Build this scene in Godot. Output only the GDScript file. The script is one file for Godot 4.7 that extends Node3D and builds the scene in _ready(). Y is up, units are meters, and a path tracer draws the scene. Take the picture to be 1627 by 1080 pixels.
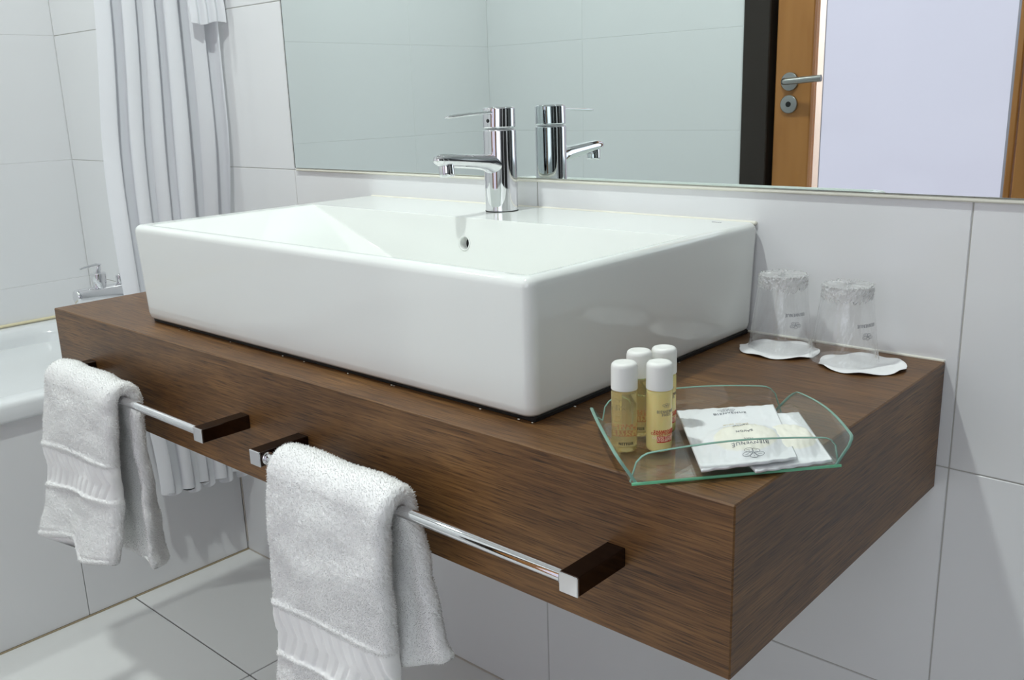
extends Node3D
# A bathroom vanity seen from the front right: floor is y = 0, the vanity wall is z = 0, x runs along it.

const TOP := 0.7102          # top of the wooden counter
const DEPTH := 0.475         # front face of the counter
const RIM := 0.8515          # top of the basin
const XL := -1.55            # wall at the far side of the tub
const XR := 1.55             # wall behind the camera's right
const ZF := 1.59             # wall opposite the mirror
const CEIL := 2.40

var used := {}
var M := {}
var mesh_cache := {}
var noise := FastNoiseLite.new()
var fine := FastNoiseLite.new()

# ------------------------------------------------------------------ nodes
func numbered(called: String) -> String:
	if not used.has(called):
		used[called] = 0
		return called
	used[called] += 1
	return "%s_%03d" % [called, used[called]]

func tag(o: Node, label: String, category: String, group := "") -> Node:
	o.set_meta("label", label)
	o.set_meta("category", category)
	if group != "":
		o.set_meta("group", group)
	return o

func thing(called: String, label: String, category: String, at := Vector3.ZERO, turn := 0.0, group := "") -> Node3D:
	var o := Node3D.new()
	o.name = numbered(called)
	add_child(o)
	o.position = at
	o.rotation.y = turn
	tag(o, label, category, group)
	return o

func part(called: String, mesh: Mesh, mat: Material, parent: Node, at := Vector3.ZERO, rot := Vector3.ZERO) -> MeshInstance3D:
	var o := MeshInstance3D.new()
	o.name = called
	o.mesh = mesh
	o.material_override = mat
	o.cast_shadow = GeometryInstance3D.SHADOW_CASTING_SETTING_ON
	parent.add_child(o, true)
	o.position = at
	o.rotation = rot
	return o

func structure(called: String, mesh: Mesh, mat: Material, at := Vector3.ZERO) -> MeshInstance3D:
	var o := part(called, mesh, mat, self, at)
	o.set_meta("kind", "structure")
	return o

func structure_node(called: String) -> Node3D:
	var o := Node3D.new()
	o.name = called
	add_child(o)
	o.set_meta("kind", "structure")
	return o

# ------------------------------------------------------------------ shapes
func tri_mesh(verts: PackedVector3Array, idx: PackedInt32Array, uvs := PackedVector2Array(), cols := PackedColorArray(), closed := true) -> ArrayMesh:
	# smooth mesh; closed shapes are wound so that their faces look outward
	if closed:
		var vol := 0.0
		for i in range(0, idx.size(), 3):
			vol += verts[idx[i]].dot(verts[idx[i + 1]].cross(verts[idx[i + 2]]))
		if vol > 0.0:
			for i in range(0, idx.size(), 3):
				var k := idx[i + 1]
				idx[i + 1] = idx[i + 2]
				idx[i + 2] = k
	var nrm := PackedVector3Array()
	nrm.resize(verts.size())
	for i in range(0, idx.size(), 3):
		var a := verts[idx[i]]
		var n := (verts[idx[i + 2]] - a).cross(verts[idx[i + 1]] - a)
		nrm[idx[i]] += n
		nrm[idx[i + 1]] += n
		nrm[idx[i + 2]] += n
	for i in nrm.size():
		nrm[i] = nrm[i].normalized() if nrm[i].length() > 1e-14 else Vector3.UP
	var arr := []
	arr.resize(Mesh.ARRAY_MAX)
	arr[Mesh.ARRAY_VERTEX] = verts
	arr[Mesh.ARRAY_NORMAL] = nrm
	if uvs.size():
		arr[Mesh.ARRAY_TEX_UV] = uvs
	if cols.size():
		arr[Mesh.ARRAY_COLOR] = cols
	arr[Mesh.ARRAY_INDEX] = idx
	var m := ArrayMesh.new()
	m.add_surface_from_arrays(Mesh.PRIMITIVE_TRIANGLES, arr)
	return m

func loft(rows: Array, around := true, caps := true, cols := PackedColorArray()) -> ArrayMesh:
	# rows of points joined in order; each row closes on itself when around is set
	var n: int = rows[0].size()
	var verts := PackedVector3Array()
	var idx := PackedInt32Array()
	for r in rows:
		verts.append_array(r)
	var m := n if around else n - 1
	for i in rows.size() - 1:
		for j in m:
			var a := i * n + j
			var b := i * n + (j + 1) % n
			idx.append_array([a, b, a + n, b, b + n, a + n])
	if caps and around:
		for e in [0, rows.size() - 1]:
			var c := Vector3.ZERO
			for p in rows[e]:
				c += p
			var k := verts.size()
			verts.append(c / n)
			if cols.size():
				cols.append(cols[e * n])
			for j in n:
				if e == 0:
					idx.append_array([k, k - e * n - k + (j + 1) % n, j])
				else:
					idx.append_array([k, e * n + j, e * n + (j + 1) % n])
	return tri_mesh(verts, idx, PackedVector2Array(), cols, around)

func lathe(profile: Array, seg := 40) -> ArrayMesh:
	# profile of Vector2(radius, height), turned about y
	var rows := []
	for p in profile:
		var row := PackedVector3Array()
		for j in seg:
			var a := TAU * j / seg
			row.append(Vector3(cos(a) * p.x, p.y, sin(a) * p.x))
		rows.append(row)
	return loft(rows)

func tube(pts: Array, radii: Array, seg := 16, flat := 1.0) -> ArrayMesh:
	# a round bar along a path; flat squeezes it upward
	var rows := []
	for i in pts.size():
		var d: Vector3 = (pts[mini(i + 1, pts.size() - 1)] - pts[maxi(i - 1, 0)]).normalized()
		var s := d.cross(Vector3.UP if absf(d.y) < 0.9 else Vector3.RIGHT).normalized()
		var u := s.cross(d).normalized()
		var row := PackedVector3Array()
		for j in seg:
			var a := TAU * j / seg
			row.append(pts[i] + (s * cos(a) + u * sin(a) * flat) * radii[i])
		rows.append(row)
	return loft(rows)

func block(size: Vector3, bevel := 0.002) -> ArrayMesh:
	# a box with chamfered edges, centred
	var key := "%.4f_%.4f_%.4f_%.4f" % [size.x, size.y, size.z, bevel]
	if mesh_cache.has(key):
		return mesh_cache[key]
	var h := size / 2.0
	var st := SurfaceTool.new()
	st.begin(Mesh.PRIMITIVE_TRIANGLES)
	st.set_smooth_group(-1)
	var at := func(s: Vector3, ax: int) -> Vector3:      # corner point that lies on the face of axis ax
		var p := Vector3()
		for k in 3:
			p[k] = s[k] * (h[k] if k == ax else h[k] - bevel)
		return p
	var polys := []
	for ax in 3:
		var b := (ax + 1) % 3
		var c := (ax + 2) % 3
		for s in [-1.0, 1.0]:
			var quad := []
			for q in [[-1, -1], [1, -1], [1, 1], [-1, 1]]:
				var v := Vector3()
				v[ax] = s
				v[b] = q[0]
				v[c] = q[1]
				quad.append(at.call(v, ax))
			polys.append(quad)
		for s in [-1.0, 1.0]:
			for t in [-1.0, 1.0]:
				var lo := Vector3()
				lo[ax] = -1
				lo[b] = s
				lo[c] = t
				var hi := lo
				hi[ax] = 1
				polys.append([at.call(lo, b), at.call(hi, b), at.call(hi, c), at.call(lo, c)])
	for x in [-1.0, 1.0]:
		for y in [-1.0, 1.0]:
			for z in [-1.0, 1.0]:
				var v := Vector3(x, y, z)
				polys.append([at.call(v, 0), at.call(v, 1), at.call(v, 2)])
	for p in polys:
		var mid := Vector3.ZERO
		for v in p:
			mid += v
		if (p[1] - p[0]).cross(p[2] - p[0]).dot(mid) > 0.0:
			p.reverse()
		for k in range(1, p.size() - 1):
			st.add_vertex(p[0])
			st.add_vertex(p[k])
			st.add_vertex(p[k + 1])
	st.generate_normals()
	var m := st.commit()
	mesh_cache[key] = m
	return m

func mapped(src: Mesh, f: Callable) -> ArrayMesh:
	# the same mesh with every point moved by f
	var arr := src.surface_get_arrays(0)
	var v: PackedVector3Array = arr[Mesh.ARRAY_VERTEX]
	for i in v.size():
		v[i] = f.call(v[i])
	var st := SurfaceTool.new()
	st.begin(Mesh.PRIMITIVE_TRIANGLES)
	st.set_smooth_group(-1)
	var idx: PackedInt32Array = arr[Mesh.ARRAY_INDEX] if arr[Mesh.ARRAY_INDEX] != null else PackedInt32Array()
	if idx.size():
		for k in idx:
			st.add_vertex(v[k])
	else:
		for p in v:
			st.add_vertex(p)
	st.generate_normals()
	return st.commit()

func lettering(text: String, height: float, bold := false) -> Mesh:
	var f := SystemFont.new()
	f.font_names = PackedStringArray(["Droid Sans"])
	f.font_weight = 700 if bold else 400
	var t := TextMesh.new()
	t.font = f
	t.text = text
	t.font_size = 32
	t.pixel_size = height / 24.0
	t.depth = 0.0001
	t.curve_step = 2.0
	return t

func strokes(lines: Array, w: float) -> ArrayMesh:
	# flat pen strokes in the x-y plane, each a thin raised ribbon
	var st := SurfaceTool.new()
	st.begin(Mesh.PRIMITIVE_TRIANGLES)
	for l in lines:
		for i in l.size() - 1:
			var a := Vector3(l[i].x, l[i].y, 0)
			var b := Vector3(l[i + 1].x, l[i + 1].y, 0)
			var s := (b - a).cross(Vector3.BACK).normalized() * w / 2.0
			for p in [a - s, b - s, b + s, a - s, b + s, a + s]:
				st.add_vertex(p)
	st.generate_normals()
	return st.commit()

func flower(size: float) -> Array:
	# the leafy emblem: five outlined petals round a small heart, and short veins
	var out := []
	for k in 5:
		var a := TAU * k / 5.0 + 0.35
		var long := 1.0 if k % 2 == 0 else 0.8
		var loop := []
		for i in 15:
			var t := TAU * i / 14.0
			var p := Vector2(0.07 + 0.36 * long * (1.0 - cos(t)), 0.33 * sin(t) * (1.0 - 0.25 * cos(t)))
			loop.append(Vector2(p.x * 1.25, p.y).rotated(a) * Vector2(1.25, 0.8) * size)
		out.append(loop)
		out.append([Vector2(0.45, 0).rotated(a) * Vector2(1.25, 0.8) * size, Vector2(0.8 * long, 0.03).rotated(a) * Vector2(1.25, 0.8) * size])
	return out

func spread(a: float, b: float, n: int) -> Array:
	var out := []
	for i in n:
		out.append(lerpf(a, b, float(i) / (n - 1)))
	return out

# ------------------------------------------------------------------ materials
func mat(called: String, color: Color, rough: float, metal := 0.0) -> StandardMaterial3D:
	var m := StandardMaterial3D.new()
	m.resource_name = called
	m.albedo_color = color
	m.roughness = rough
	m.metallic = metal
	M[called] = m
	return m

func pane(called: String, color: Color, alpha: float, rough := 0.02) -> StandardMaterial3D:
	var m := mat(called, Color(color, alpha), rough)
	m.transparency = BaseMaterial3D.TRANSPARENCY_ALPHA
	return m

func wood_image(w: int, h: int, dark: Color, light: Color, along: float, streak: float, upright: bool, pores: float, seed_value: int) -> ImageTexture:
	# veneer: long fibres along u, short dark pores, broad tone bands
	var a := FastNoiseLite.new()
	a.seed = seed_value
	a.frequency = 1.0
	a.fractal_octaves = 2
	var img := Image.create(w, h, false, Image.FORMAT_RGB8)
	for y in h:
		for x in w:
			# two samples blended across u and v so that the picture tiles
			var u := float(x) / w
			var v := float(y) / h
			var cu := Vector2(cos(TAU * u), sin(TAU * u)) * along / TAU
			var grain := a.get_noise_3d(cu.x, cu.y, v * streak)
			var pore := a.get_noise_3d(cu.x * 2.5 + 30.0, cu.y * 2.5, v * streak * 2.2)
			var broad := a.get_noise_3d(cu.x * 0.7 + 70.0, cu.y * 0.7, v * 6.0)
			var t := clampf(0.5 + 0.42 * grain + 0.28 * broad, 0.0, 1.0)
			if pore > 0.15:
				t -= (pore - 0.15) * pores
			var c := dark.lerp(light, t) if t >= 0.0 else dark.darkened(minf(-t * 0.8, 0.6))
			if upright:
				img.set_pixel(y, x, c)
			else:
				img.set_pixel(x, y, c)
	return ImageTexture.create_from_image(img)

func noise_map(freq: float, as_normal: bool, strength := 4.0, seed_value := 1) -> NoiseTexture2D:
	var n := FastNoiseLite.new()
	n.seed = seed_value
	n.frequency = freq
	n.fractal_octaves = 3
	var t := NoiseTexture2D.new()
	t.width = 512
	t.height = 512
	t.seamless = true
	t.noise = n
	t.as_normal_map = as_normal
	t.bump_strength = strength
	return t

func make_materials() -> void:
	var m: StandardMaterial3D
	mat("wall_tile", Color(0.918, 0.920, 0.925), 0.16)
	mat("wall_grout", Color(0.70, 0.69, 0.67), 0.8)
	mat("wall_grout_pale", Color(0.88, 0.88, 0.88), 0.8)
	mat("floor_tile", Color(0.94, 0.942, 0.935), 0.22)
	mat("floor_grout", Color(0.24, 0.21, 0.19), 0.85)
	mat("ceiling_paint", Color(0.93, 0.93, 0.92), 0.9)
	mat("ceramic", Color(0.945, 0.955, 0.94), 0.07)
	mat("acrylic", Color(0.93, 0.94, 0.945), 0.12)
	mat("sealant_black", Color(0.025, 0.024, 0.023), 0.5)
	mat("sealant_white", Color(0.92, 0.91, 0.86), 0.5)
	mat("sealant_yellow", Color(0.92, 0.88, 0.74), 0.6)
	mat("sealant_brown", Color(0.64, 0.58, 0.47), 0.7)
	mat("sealant_grey", Color(0.76, 0.73, 0.69), 0.7)
	mat("mirror_glass", Color(0.90, 0.93, 0.925), 0.0, 1.0)
	mat("mirror_edge", Color(0.22, 0.23, 0.21), 0.3)
	mat("chrome", Color(0.90, 0.90, 0.91), 0.04, 1.0)
	mat("satin_metal", Color(0.66, 0.66, 0.65), 0.32, 1.0)
	mat("dark_hole", Color(0.03, 0.03, 0.03), 0.6)
	mat("black_print", Color(0.12, 0.12, 0.12), 0.6)
	mat("grey_print", Color(0.36, 0.37, 0.42), 0.6)
	mat("red_print", Color(0.80, 0.13, 0.06), 0.5)
	mat("pale_print", Color(0.97, 0.86, 0.74), 0.6)
	mat("gold_print", Color(0.86, 0.80, 0.62), 0.6)
	m = mat("veneer", Color(1, 1, 1), 0.42)
	m.albedo_texture = wood_image(1024, 1024, Color(0.310, 0.200, 0.100), Color(0.560, 0.405, 0.230), 3.6, 150.0, false, 1.6, 11)
	m.uv1_triplanar = true
	m.uv1_world_triplanar = true
	m.uv1_scale = Vector3(2.4, 2.4, 2.4)
	m = mat("beech", Color(1, 1, 1), 0.4)
	m.albedo_texture = wood_image(256, 256, Color(0.62, 0.40, 0.19), Color(0.74, 0.52, 0.29), 2.0, 16.0, true, 0.3, 5)
	m.uv1_triplanar = true
	m.uv1_world_triplanar = true
	m.uv1_scale = Vector3(0.9, 0.9, 0.9)
	mat("dark_jamb", Color(0.16, 0.125, 0.10), 0.45)
	mat("added_door_dark", Color(0.05, 0.043, 0.04), 0.4)
	mat("darkened_chrome", Color(0.30, 0.255, 0.235), 0.14, 1.0)  # chrome bracket arms; the dark reflections on them are put into this tint
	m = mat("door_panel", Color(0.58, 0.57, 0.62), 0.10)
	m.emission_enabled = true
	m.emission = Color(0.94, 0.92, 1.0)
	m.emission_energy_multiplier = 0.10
	m = mat("fill_glow_glass", Color(0.8, 0.82, 0.85), 0.4)  # glowing pane of the added window
	m.emission_enabled = true
	m.emission = Color(0.90, 0.93, 1.0)
	m.emission_energy_multiplier = 0.6
	pane("clear_glass", Color(0.95, 0.96, 0.96), 0.02, 0.01)
	mat("hall_paint", Color(0.95, 0.89, 0.87), 0.8)
	m = mat("terry", Color(0.99, 0.99, 0.985), 0.95)
	m.rim_enabled = true
	m.rim = 0.4
	m = mat("terry_pile", Color(0.99, 0.99, 0.985), 0.95)
	m.backlight_enabled = true
	m.backlight = Color(0.5, 0.5, 0.5)
	m = mat("curtain_cloth", Color(0.93, 0.935, 0.95), 0.8)
	m.backlight_enabled = true
	m.backlight = Color(0.55, 0.55, 0.56)
	m = mat("paper", Color(0.985, 0.985, 0.985), 0.75)
	m = mat("packet_paper", Color(1, 1, 1), 0.5)
	m.vertex_color_use_as_albedo = true
	pane("tray_glass", Color(0.80, 0.90, 0.86), 0.025, 0.01)
	m = mat("tray_bend", Color(0.60, 0.86, 0.74), 0.08)
	m.backlight_enabled = true
	m.backlight = Color(0.4, 0.85, 0.65)
	m = mat("tray_edge", Color(0.56, 0.70, 0.65), 0.08)
	m.backlight_enabled = true
	m.backlight = Color(0.35, 0.6, 0.5)
	pane("tumbler_plastic", Color(0.92, 0.94, 0.95), 0.03, 0.02)
	pane("wrap_film", Color(0.95, 0.96, 0.98), 0.03, 0.05)
	pane("gathered_film", Color(0.99, 0.99, 0.99), 0.30, 0.12)
	mat("bottle_cap", Color(0.955, 0.955, 0.935), 0.35)
	m = mat("clear_gel", Color(0.97, 0.91, 0.68, 0.25), 0.06)
	m.transparency = BaseMaterial3D.TRANSPARENCY_ALPHA
	m.refraction_enabled = true
	m.refraction_scale = 0.036
	m = mat("pearly_shampoo", Color(0.93, 0.86, 0.58), 0.25)
	m.subsurf_scatter_enabled = true
	m.subsurf_scatter_strength = 0.3
	m = mat("lamp_lens", Color(1, 1, 1), 0.4)
	m.emission_enabled = true
	m.emission = Color(1.0, 0.98, 0.94)
	m.emission_energy_multiplier = 3.0

# ------------------------------------------------------------------ room
func tiled(parent: Node3D, o: Vector3, u: Vector3, v: Vector3, n: Vector3, us: Array, vs: Array, joint: float, m: Material, skip := Rect2()) -> void:
	# separate tiles between the joint lines us and vs; their faces lie in the plane through o
	var b := Basis(u, v, n)
	for i in us.size() - 1:
		for j in vs.size() - 1:
			var w: float = us[i + 1] - us[i]
			var h: float = vs[j + 1] - vs[j]
			var c := Vector2((us[i] + us[i + 1]) / 2, (vs[j] + vs[j + 1]) / 2)
			if skip.has_point(c) or w < 0.02 or h < 0.02:
				continue
			var t := part("tile", block(Vector3(w - joint, h - joint, 0.008), 0.0008), m, parent)
			t.transform = Transform3D(b, o + u * c.x + v * c.y - n * 0.004)

func lines_between(a: float, b: float, through: float, pitch: float) -> Array:
	var out := [a]
	var x := through + ceilf((a - through) / pitch) * pitch
	while x < b - 0.001:
		if x > a + 0.001:
			out.append(x)
		x += pitch
	out.append(b)
	return out

func make_room() -> void:
	var rows := lines_between(0.0, CEIL, 0.5867, 0.3025)
	var f := structure_node("floor")
	part("screed", block(Vector3(XR - XL + 0.24, 0.1, ZF + 0.18), 0.001), M.floor_grout, f, Vector3((XL + XR) / 2, -0.053, ZF / 2))
	tiled(f, Vector3.ZERO, Vector3.RIGHT, Vector3.FORWARD, Vector3.UP, lines_between(-0.9045, XR, -0.4666, 0.6), lines_between(-ZF, 0.0, -0.2818, 0.6), 0.0028, M.floor_tile)
	var c := structure_node("ceiling")
	part("slab", block(Vector3(XR - XL + 0.24, 0.1, ZF + 0.18), 0.001), M.ceiling_paint, c, Vector3((XL + XR) / 2, CEIL + 0.05, ZF / 2))
	var w := structure_node("wall_back")
	part("backing", block(Vector3(XR - XL + 0.24, CEIL, 0.1), 0.001), M.wall_grout, w, Vector3((XL + XR) / 2, CEIL / 2, -0.0510))
	tiled(w, Vector3.ZERO, Vector3.RIGHT, Vector3.UP, Vector3.BACK, lines_between(XL, XR, 0.0134, 0.6023), rows, 0.0014, M.wall_tile)
	w = structure_node("wall_left")
	part("backing", block(Vector3(0.1, CEIL, ZF + 0.2), 0.001), M.wall_grout_pale, w, Vector3(XL - 0.0507, CEIL / 2, ZF / 2))
	tiled(w, Vector3(XL, 0, 0), Vector3.FORWARD, Vector3.UP, Vector3.RIGHT, lines_between(-ZF, 0.0, -0.602, 0.602), rows, 0.0009, M.wall_tile)
	w = structure_node("wall_right")
	part("backing", block(Vector3(0.1, CEIL, ZF + 0.2), 0.001), M.wall_grout, w, Vector3(XR + 0.0525, CEIL / 2, ZF / 2))
	tiled(w, Vector3(XR, 0, 0), Vector3.BACK, Vector3.UP, Vector3.LEFT, lines_between(0.0, ZF, 0.602, 0.602), rows, 0.0016, M.wall_tile)
	w = structure_node("wall_front")
	part("backing", block(Vector3(-0.46 - XL + 0.12, CEIL, 0.1), 0.001), M.wall_grout_pale, w, Vector3((XL - 0.12 - 0.46) / 2, CEIL / 2, ZF + 0.0507))
	part("backing", block(Vector3(XR + 0.12 - 0.42, CEIL, 0.1), 0.001), M.wall_grout_pale, w, Vector3((XR + 0.12 + 0.42) / 2, CEIL / 2, ZF + 0.0507))
	part("backing", block(Vector3(0.90, CEIL - 2.09, 0.1), 0.001), M.wall_grout_pale, w, Vector3(-0.02, (CEIL + 2.09) / 2, ZF + 0.0507))
	# the lit hall on the other side of the door
	w = structure_node("wall_hall")
	part("back", block(Vector3(1.9, CEIL, 0.08), 0.001), M.hall_paint, w, Vector3(-0.2, CEIL / 2, ZF + 1.10))
	part("end", block(Vector3(0.08, CEIL, 1.0), 0.001), M.hall_paint, w, Vector3(-1.15, CEIL / 2, ZF + 0.6))
	part("end", block(Vector3(0.08, CEIL, 1.0), 0.001), M.hall_paint, w, Vector3(0.75, CEIL / 2, ZF + 0.6))
	part("floor", block(Vector3(1.98, 0.08, 1.12), 0.001), M.hall_paint, w, Vector3(-0.2, -0.045, ZF + 0.66))
	part("ceiling", block(Vector3(1.98, 0.08, 1.12), 0.001), M.hall_paint, w, Vector3(-0.2, CEIL + 0.04, ZF + 0.66))
	var soffit := [0.0, 2.12, CEIL]
	tiled(w, Vector3(0, 0, ZF), Vector3.LEFT, Vector3.UP, Vector3.FORWARD, lines_between(0.5, -XL, 0.508, 0.602), rows, 0.0009, M.wall_tile)
	tiled(w, Vector3(0, 0, ZF), Vector3.LEFT, Vector3.UP, Vector3.FORWARD, lines_between(-XR, -0.46, -0.70, 0.602), rows, 0.0016, M.wall_tile)
	tiled(w, Vector3(0, 0, ZF), Vector3.LEFT, Vector3.UP, Vector3.FORWARD, [-0.46, -0.0, 0.5], soffit.slice(1), 0.0016, M.wall_tile)

func make_doors() -> void:
	# the beech door with its white panel, seen in the mirror
	var d := structure_node("door_1")
	var jamb := block(Vector3(0.085, 2.12, 0.09), 0.003)
	part("jamb", jamb, M.dark_jamb, d, Vector3(-0.4555, 1.06, ZF + 0.028))
	part("jamb", jamb, M.dark_jamb, d, Vector3(0.416, 1.06, ZF + 0.028))
	part("jamb_head", block(Vector3(0.785, 0.08, 0.09), 0.003), M.dark_jamb, d, Vector3(-0.02, 2.08, ZF + 0.028))
	part("rebate", block(Vector3(0.045, 2.10, 0.02), 0.002), M.dark_jamb, d, Vector3(-0.395, 1.05, ZF + 0.056))
	part("rebate", block(Vector3(0.045, 2.10, 0.02), 0.002), M.dark_jamb, d, Vector3(0.372, 1.05, ZF + 0.056))
	part("stile", block(Vector3(0.112, 2.02, 0.04), 0.003), M.beech, d, Vector3(-0.344, 1.02, ZF + 0.022))
	part("stile", block(Vector3(0.106, 2.02, 0.04), 0.003), M.beech, d, Vector3(0.316, 1.02, ZF + 0.022))
	part("bead", block(Vector3(0.016, 1.80, 0.03), 0.003), M.beech, d, Vector3(0.2495, 1.02, ZF + 0.022))
	part("rail", block(Vector3(0.545, 0.11, 0.04), 0.003), M.beech, d, Vector3(-0.012, 1.975, ZF + 0.022))
	part("rail", block(Vector3(0.545, 0.11, 0.04), 0.003), M.beech, d, Vector3(-0.012, 0.065, ZF + 0.022))
	part("bevelled_edge", block(Vector3(0.026, 1.80, 0.006), 0.001), M.clear_glass, d, Vector3(-0.274, 1.02, ZF + 0.022))
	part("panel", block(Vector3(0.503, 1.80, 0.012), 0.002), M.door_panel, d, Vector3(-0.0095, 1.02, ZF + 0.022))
	var h := part("lever_handle", lathe([Vector2(0.001, 0), Vector2(0.026, 0), Vector2(0.026, 0.007), Vector2(0.024, 0.009), Vector2(0.001, 0.009)]), M.satin_metal, d, Vector3(-0.352, TOP + 0.318, ZF + 0.002), Vector3(-PI / 2, 0, 0))
	part("lever", tube([Vector3(0, 0.005, 0), Vector3(0, 0.040, 0), Vector3(0.003, 0.047, 0), Vector3(0.010, 0.050, 0), Vector3(0.115, 0.052, 0.006)], [0.009, 0.009, 0.0095, 0.0095, 0.0095], 20), M.satin_metal, h)
	var k := part("keyhole_rose", lathe([Vector2(0.001, 0), Vector2(0.026, 0), Vector2(0.026, 0.006), Vector2(0.024, 0.008), Vector2(0.001, 0.008)]), M.satin_metal, d, Vector3(-0.352, TOP + 0.254, ZF + 0.002), Vector3(-PI / 2, 0, 0))
	part("keyhole", lathe([Vector2(0.001, 0.007), Vector2(0.008, 0.007), Vector2(0.008, 0.0088), Vector2(0.001, 0.0088)], 20), M.dark_hole, k)
	# dark doors beside the camera, unseen and added to give the chrome black bands
	for w in [[0.12, 0.67, 0.60], [0.76, 1.40, 0.84]]:
		d = structure_node("added_door_2" if w[0] < 0.5 else "added_door_3")
		part("leaf", block(Vector3(0.04, 2.10, w[1] - w[0]), 0.004), M.added_door_dark, d, Vector3(XR - 0.024, 1.06, (w[0] + w[1]) / 2))
		part("handle", tube([Vector3(0, 0.9, 0), Vector3(0, 1.1, 0)], [0.006, 0.006], 12), M.satin_metal, d, Vector3(XR - 0.05, 0, w[2]))

func make_trims() -> void:
	structure("trim_1", block(Vector3(0.004, 0.004, ZF), 0.001), M.sealant_brown, Vector3(-0.903, 0.0006, ZF / 2))
	structure("trim_2", block(Vector3(0.90, 0.003, 0.003), 0.0008), M.sealant_grey, Vector3(-0.45, 0.0008, 0.0008))
	structure("trim_3", block(Vector3(0.008, 0.007, ZF), 0.002), M.sealant_yellow, Vector3(XL + 0.003, 0.4955, ZF / 2))
	structure("trim_4", block(Vector3(1.6, 0.005, 0.006), 0.0015), M.sealant_white, Vector3(0.2215, 0.8902, 0.002))
	structure("trim_5", block(Vector3(0.735, 0.005, 0.006), 0.0015), M.sealant_white, Vector3(0.0014, RIM - 0.002, 0.001))
	structure("trim_6", block(Vector3(1.19, 0.003, 0.003), 0.0008), M.sealant_white, Vector3(0.0067, TOP + 0.0008, 0.0008))
	structure("trim_7", block(Vector3(0.003, 0.45, 0.003), 0.0008), M.sealant_grey, Vector3(-0.903, 0.245, 0.001))

# ------------------------------------------------------------------ bath
func ring(cx: float, cz: float, hx: float, hz: float, r: float, y: float, n := 20) -> PackedVector3Array:
	var row := PackedVector3Array()
	for q in 4:
		var sx := 1.0 if q == 0 or q == 3 else -1.0
		var sz := 1.0 if q < 2 else -1.0
		for i in n:
			var a := PI / 2 * (q + float(i) / (n - 1))
			row.append(Vector3(cx + sx * (hx - r) + cos(a) * r, y, cz + sz * (hz - r) + sin(a) * r))
	return row

func make_bath() -> void:
	var t := thing("bathtub", "white built-in bathtub with rolled rim behind the shower curtain", "bathtub", Vector3(0, 0, 0))
	var x0 := XL + 0.003
	var x1 := -0.886
	var cx := (x0 + x1) / 2
	var hx := (x1 - x0) / 2
	var hz := ZF / 2 - 0.004
	var cz := ZF / 2
	var rows := []
	rows.append(ring(cx, cz, hx - 0.022, hz - 0.004, 0.02, 0.452))
	rows.append(ring(cx, cz, hx - 0.004, hz, 0.02, 0.452))
	rows.append(ring(cx, cz, hx, hz, 0.02, 0.458))
	rows.append(ring(cx, cz, hx, hz, 0.02, 0.480))
	rows.append(ring(cx, cz, hx - 0.003, hz - 0.003, 0.02, 0.488))
	rows.append(ring(cx, cz, hx - 0.012, hz - 0.012, 0.02, 0.4925))
	rows.append(ring(cx, cz, hx - 0.045, hz - 0.05, 0.10, 0.4925))
	rows.append(ring(cx, cz, hx - 0.056, hz - 0.062, 0.12, 0.487))
	rows.append(ring(cx, cz, hx - 0.064, hz - 0.07, 0.13, 0.470))
	rows.append(ring(cx, cz, hx - 0.085, hz - 0.13, 0.14, 0.30))
	rows.append(ring(cx, cz, hx - 0.105, hz - 0.20, 0.15, 0.16))
	rows.append(ring(cx, cz, hx - 0.14, hz - 0.25, 0.15, 0.115))
	rows.append(ring(cx, cz, hx - 0.20, hz - 0.32, 0.10, 0.10))
	rows.append(ring(cx, cz, 0.02, 0.02, 0.019, 0.095))
	part("shell", loft(rows), M.acrylic, t)
	var apron := part("apron", block(Vector3(0.02, 0.450, ZF - 0.006), 0.001), M.wall_grout, t, Vector3(-0.9185, 0.226, ZF / 2))
	tiled(apron, Vector3(-0.9045, 0, 0) - apron.position, Vector3.FORWARD, Vector3.UP, Vector3.RIGHT, lines_between(-ZF + 0.003, -0.002, -0.378, 0.602), [0.0015, 0.4515], 0.0016, M.wall_tile)
	# mixer on the wall over the tub's end
	var x := -1.25
	var y := TOP - 0.118
	var k := thing("bath_mixer", "chrome bath mixer with lever on the wall beside the shower curtain", "faucet", Vector3(x, y, 0))
	part("escutcheon", tube([Vector3(0, 0, 0.0), Vector3(0, 0, 0.01), Vector3(0, 0, 0.014)], [0.035, 0.035, 0.030], 28), M.chrome, k)
	part("body", tube([Vector3(0, 0, 0.01), Vector3(0, 0, 0.16), Vector3(0, 0, 0.166), Vector3(0, 0, 0.168)], [0.0185, 0.0185, 0.0175, 0.014], 28), M.chrome, k)
	part("cartridge", lathe([Vector2(0.001, 0.010), Vector2(0.013, 0.010), Vector2(0.0165, 0.028), Vector2(0.0175, 0.048), Vector2(0.015, 0.051), Vector2(0.001, 0.051)]), M.chrome, k, Vector3(0, 0, 0.108))
	part("lever", tube([Vector3(0, 0.050, 0.108), Vector3(0, 0.062, 0.104), Vector3(0, 0.068, 0.10), Vector3(0, 0.070, 0.110), Vector3(0, 0.067, 0.135), Vector3(0, 0.064, 0.148)], [0.006, 0.005, 0.005, 0.0042, 0.004, 0.003], 12, 0.7), M.chrome, k)
	part("aerator", lathe([Vector2(0.001, -0.030), Vector2(0.012, -0.030), Vector2(0.013, -0.012), Vector2(0.001, -0.010)]), M.chrome, k, Vector3(0, 0, 0.148))
	part("diverter", lathe([Vector2(0.001, 0.012), Vector2(0.008, 0.012), Vector2(0.010, 0.036), Vector2(0.004, 0.040), Vector2(0.001, 0.040)], 20), M.chrome, k, Vector3(0.0, 0, 0.058))

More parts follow.
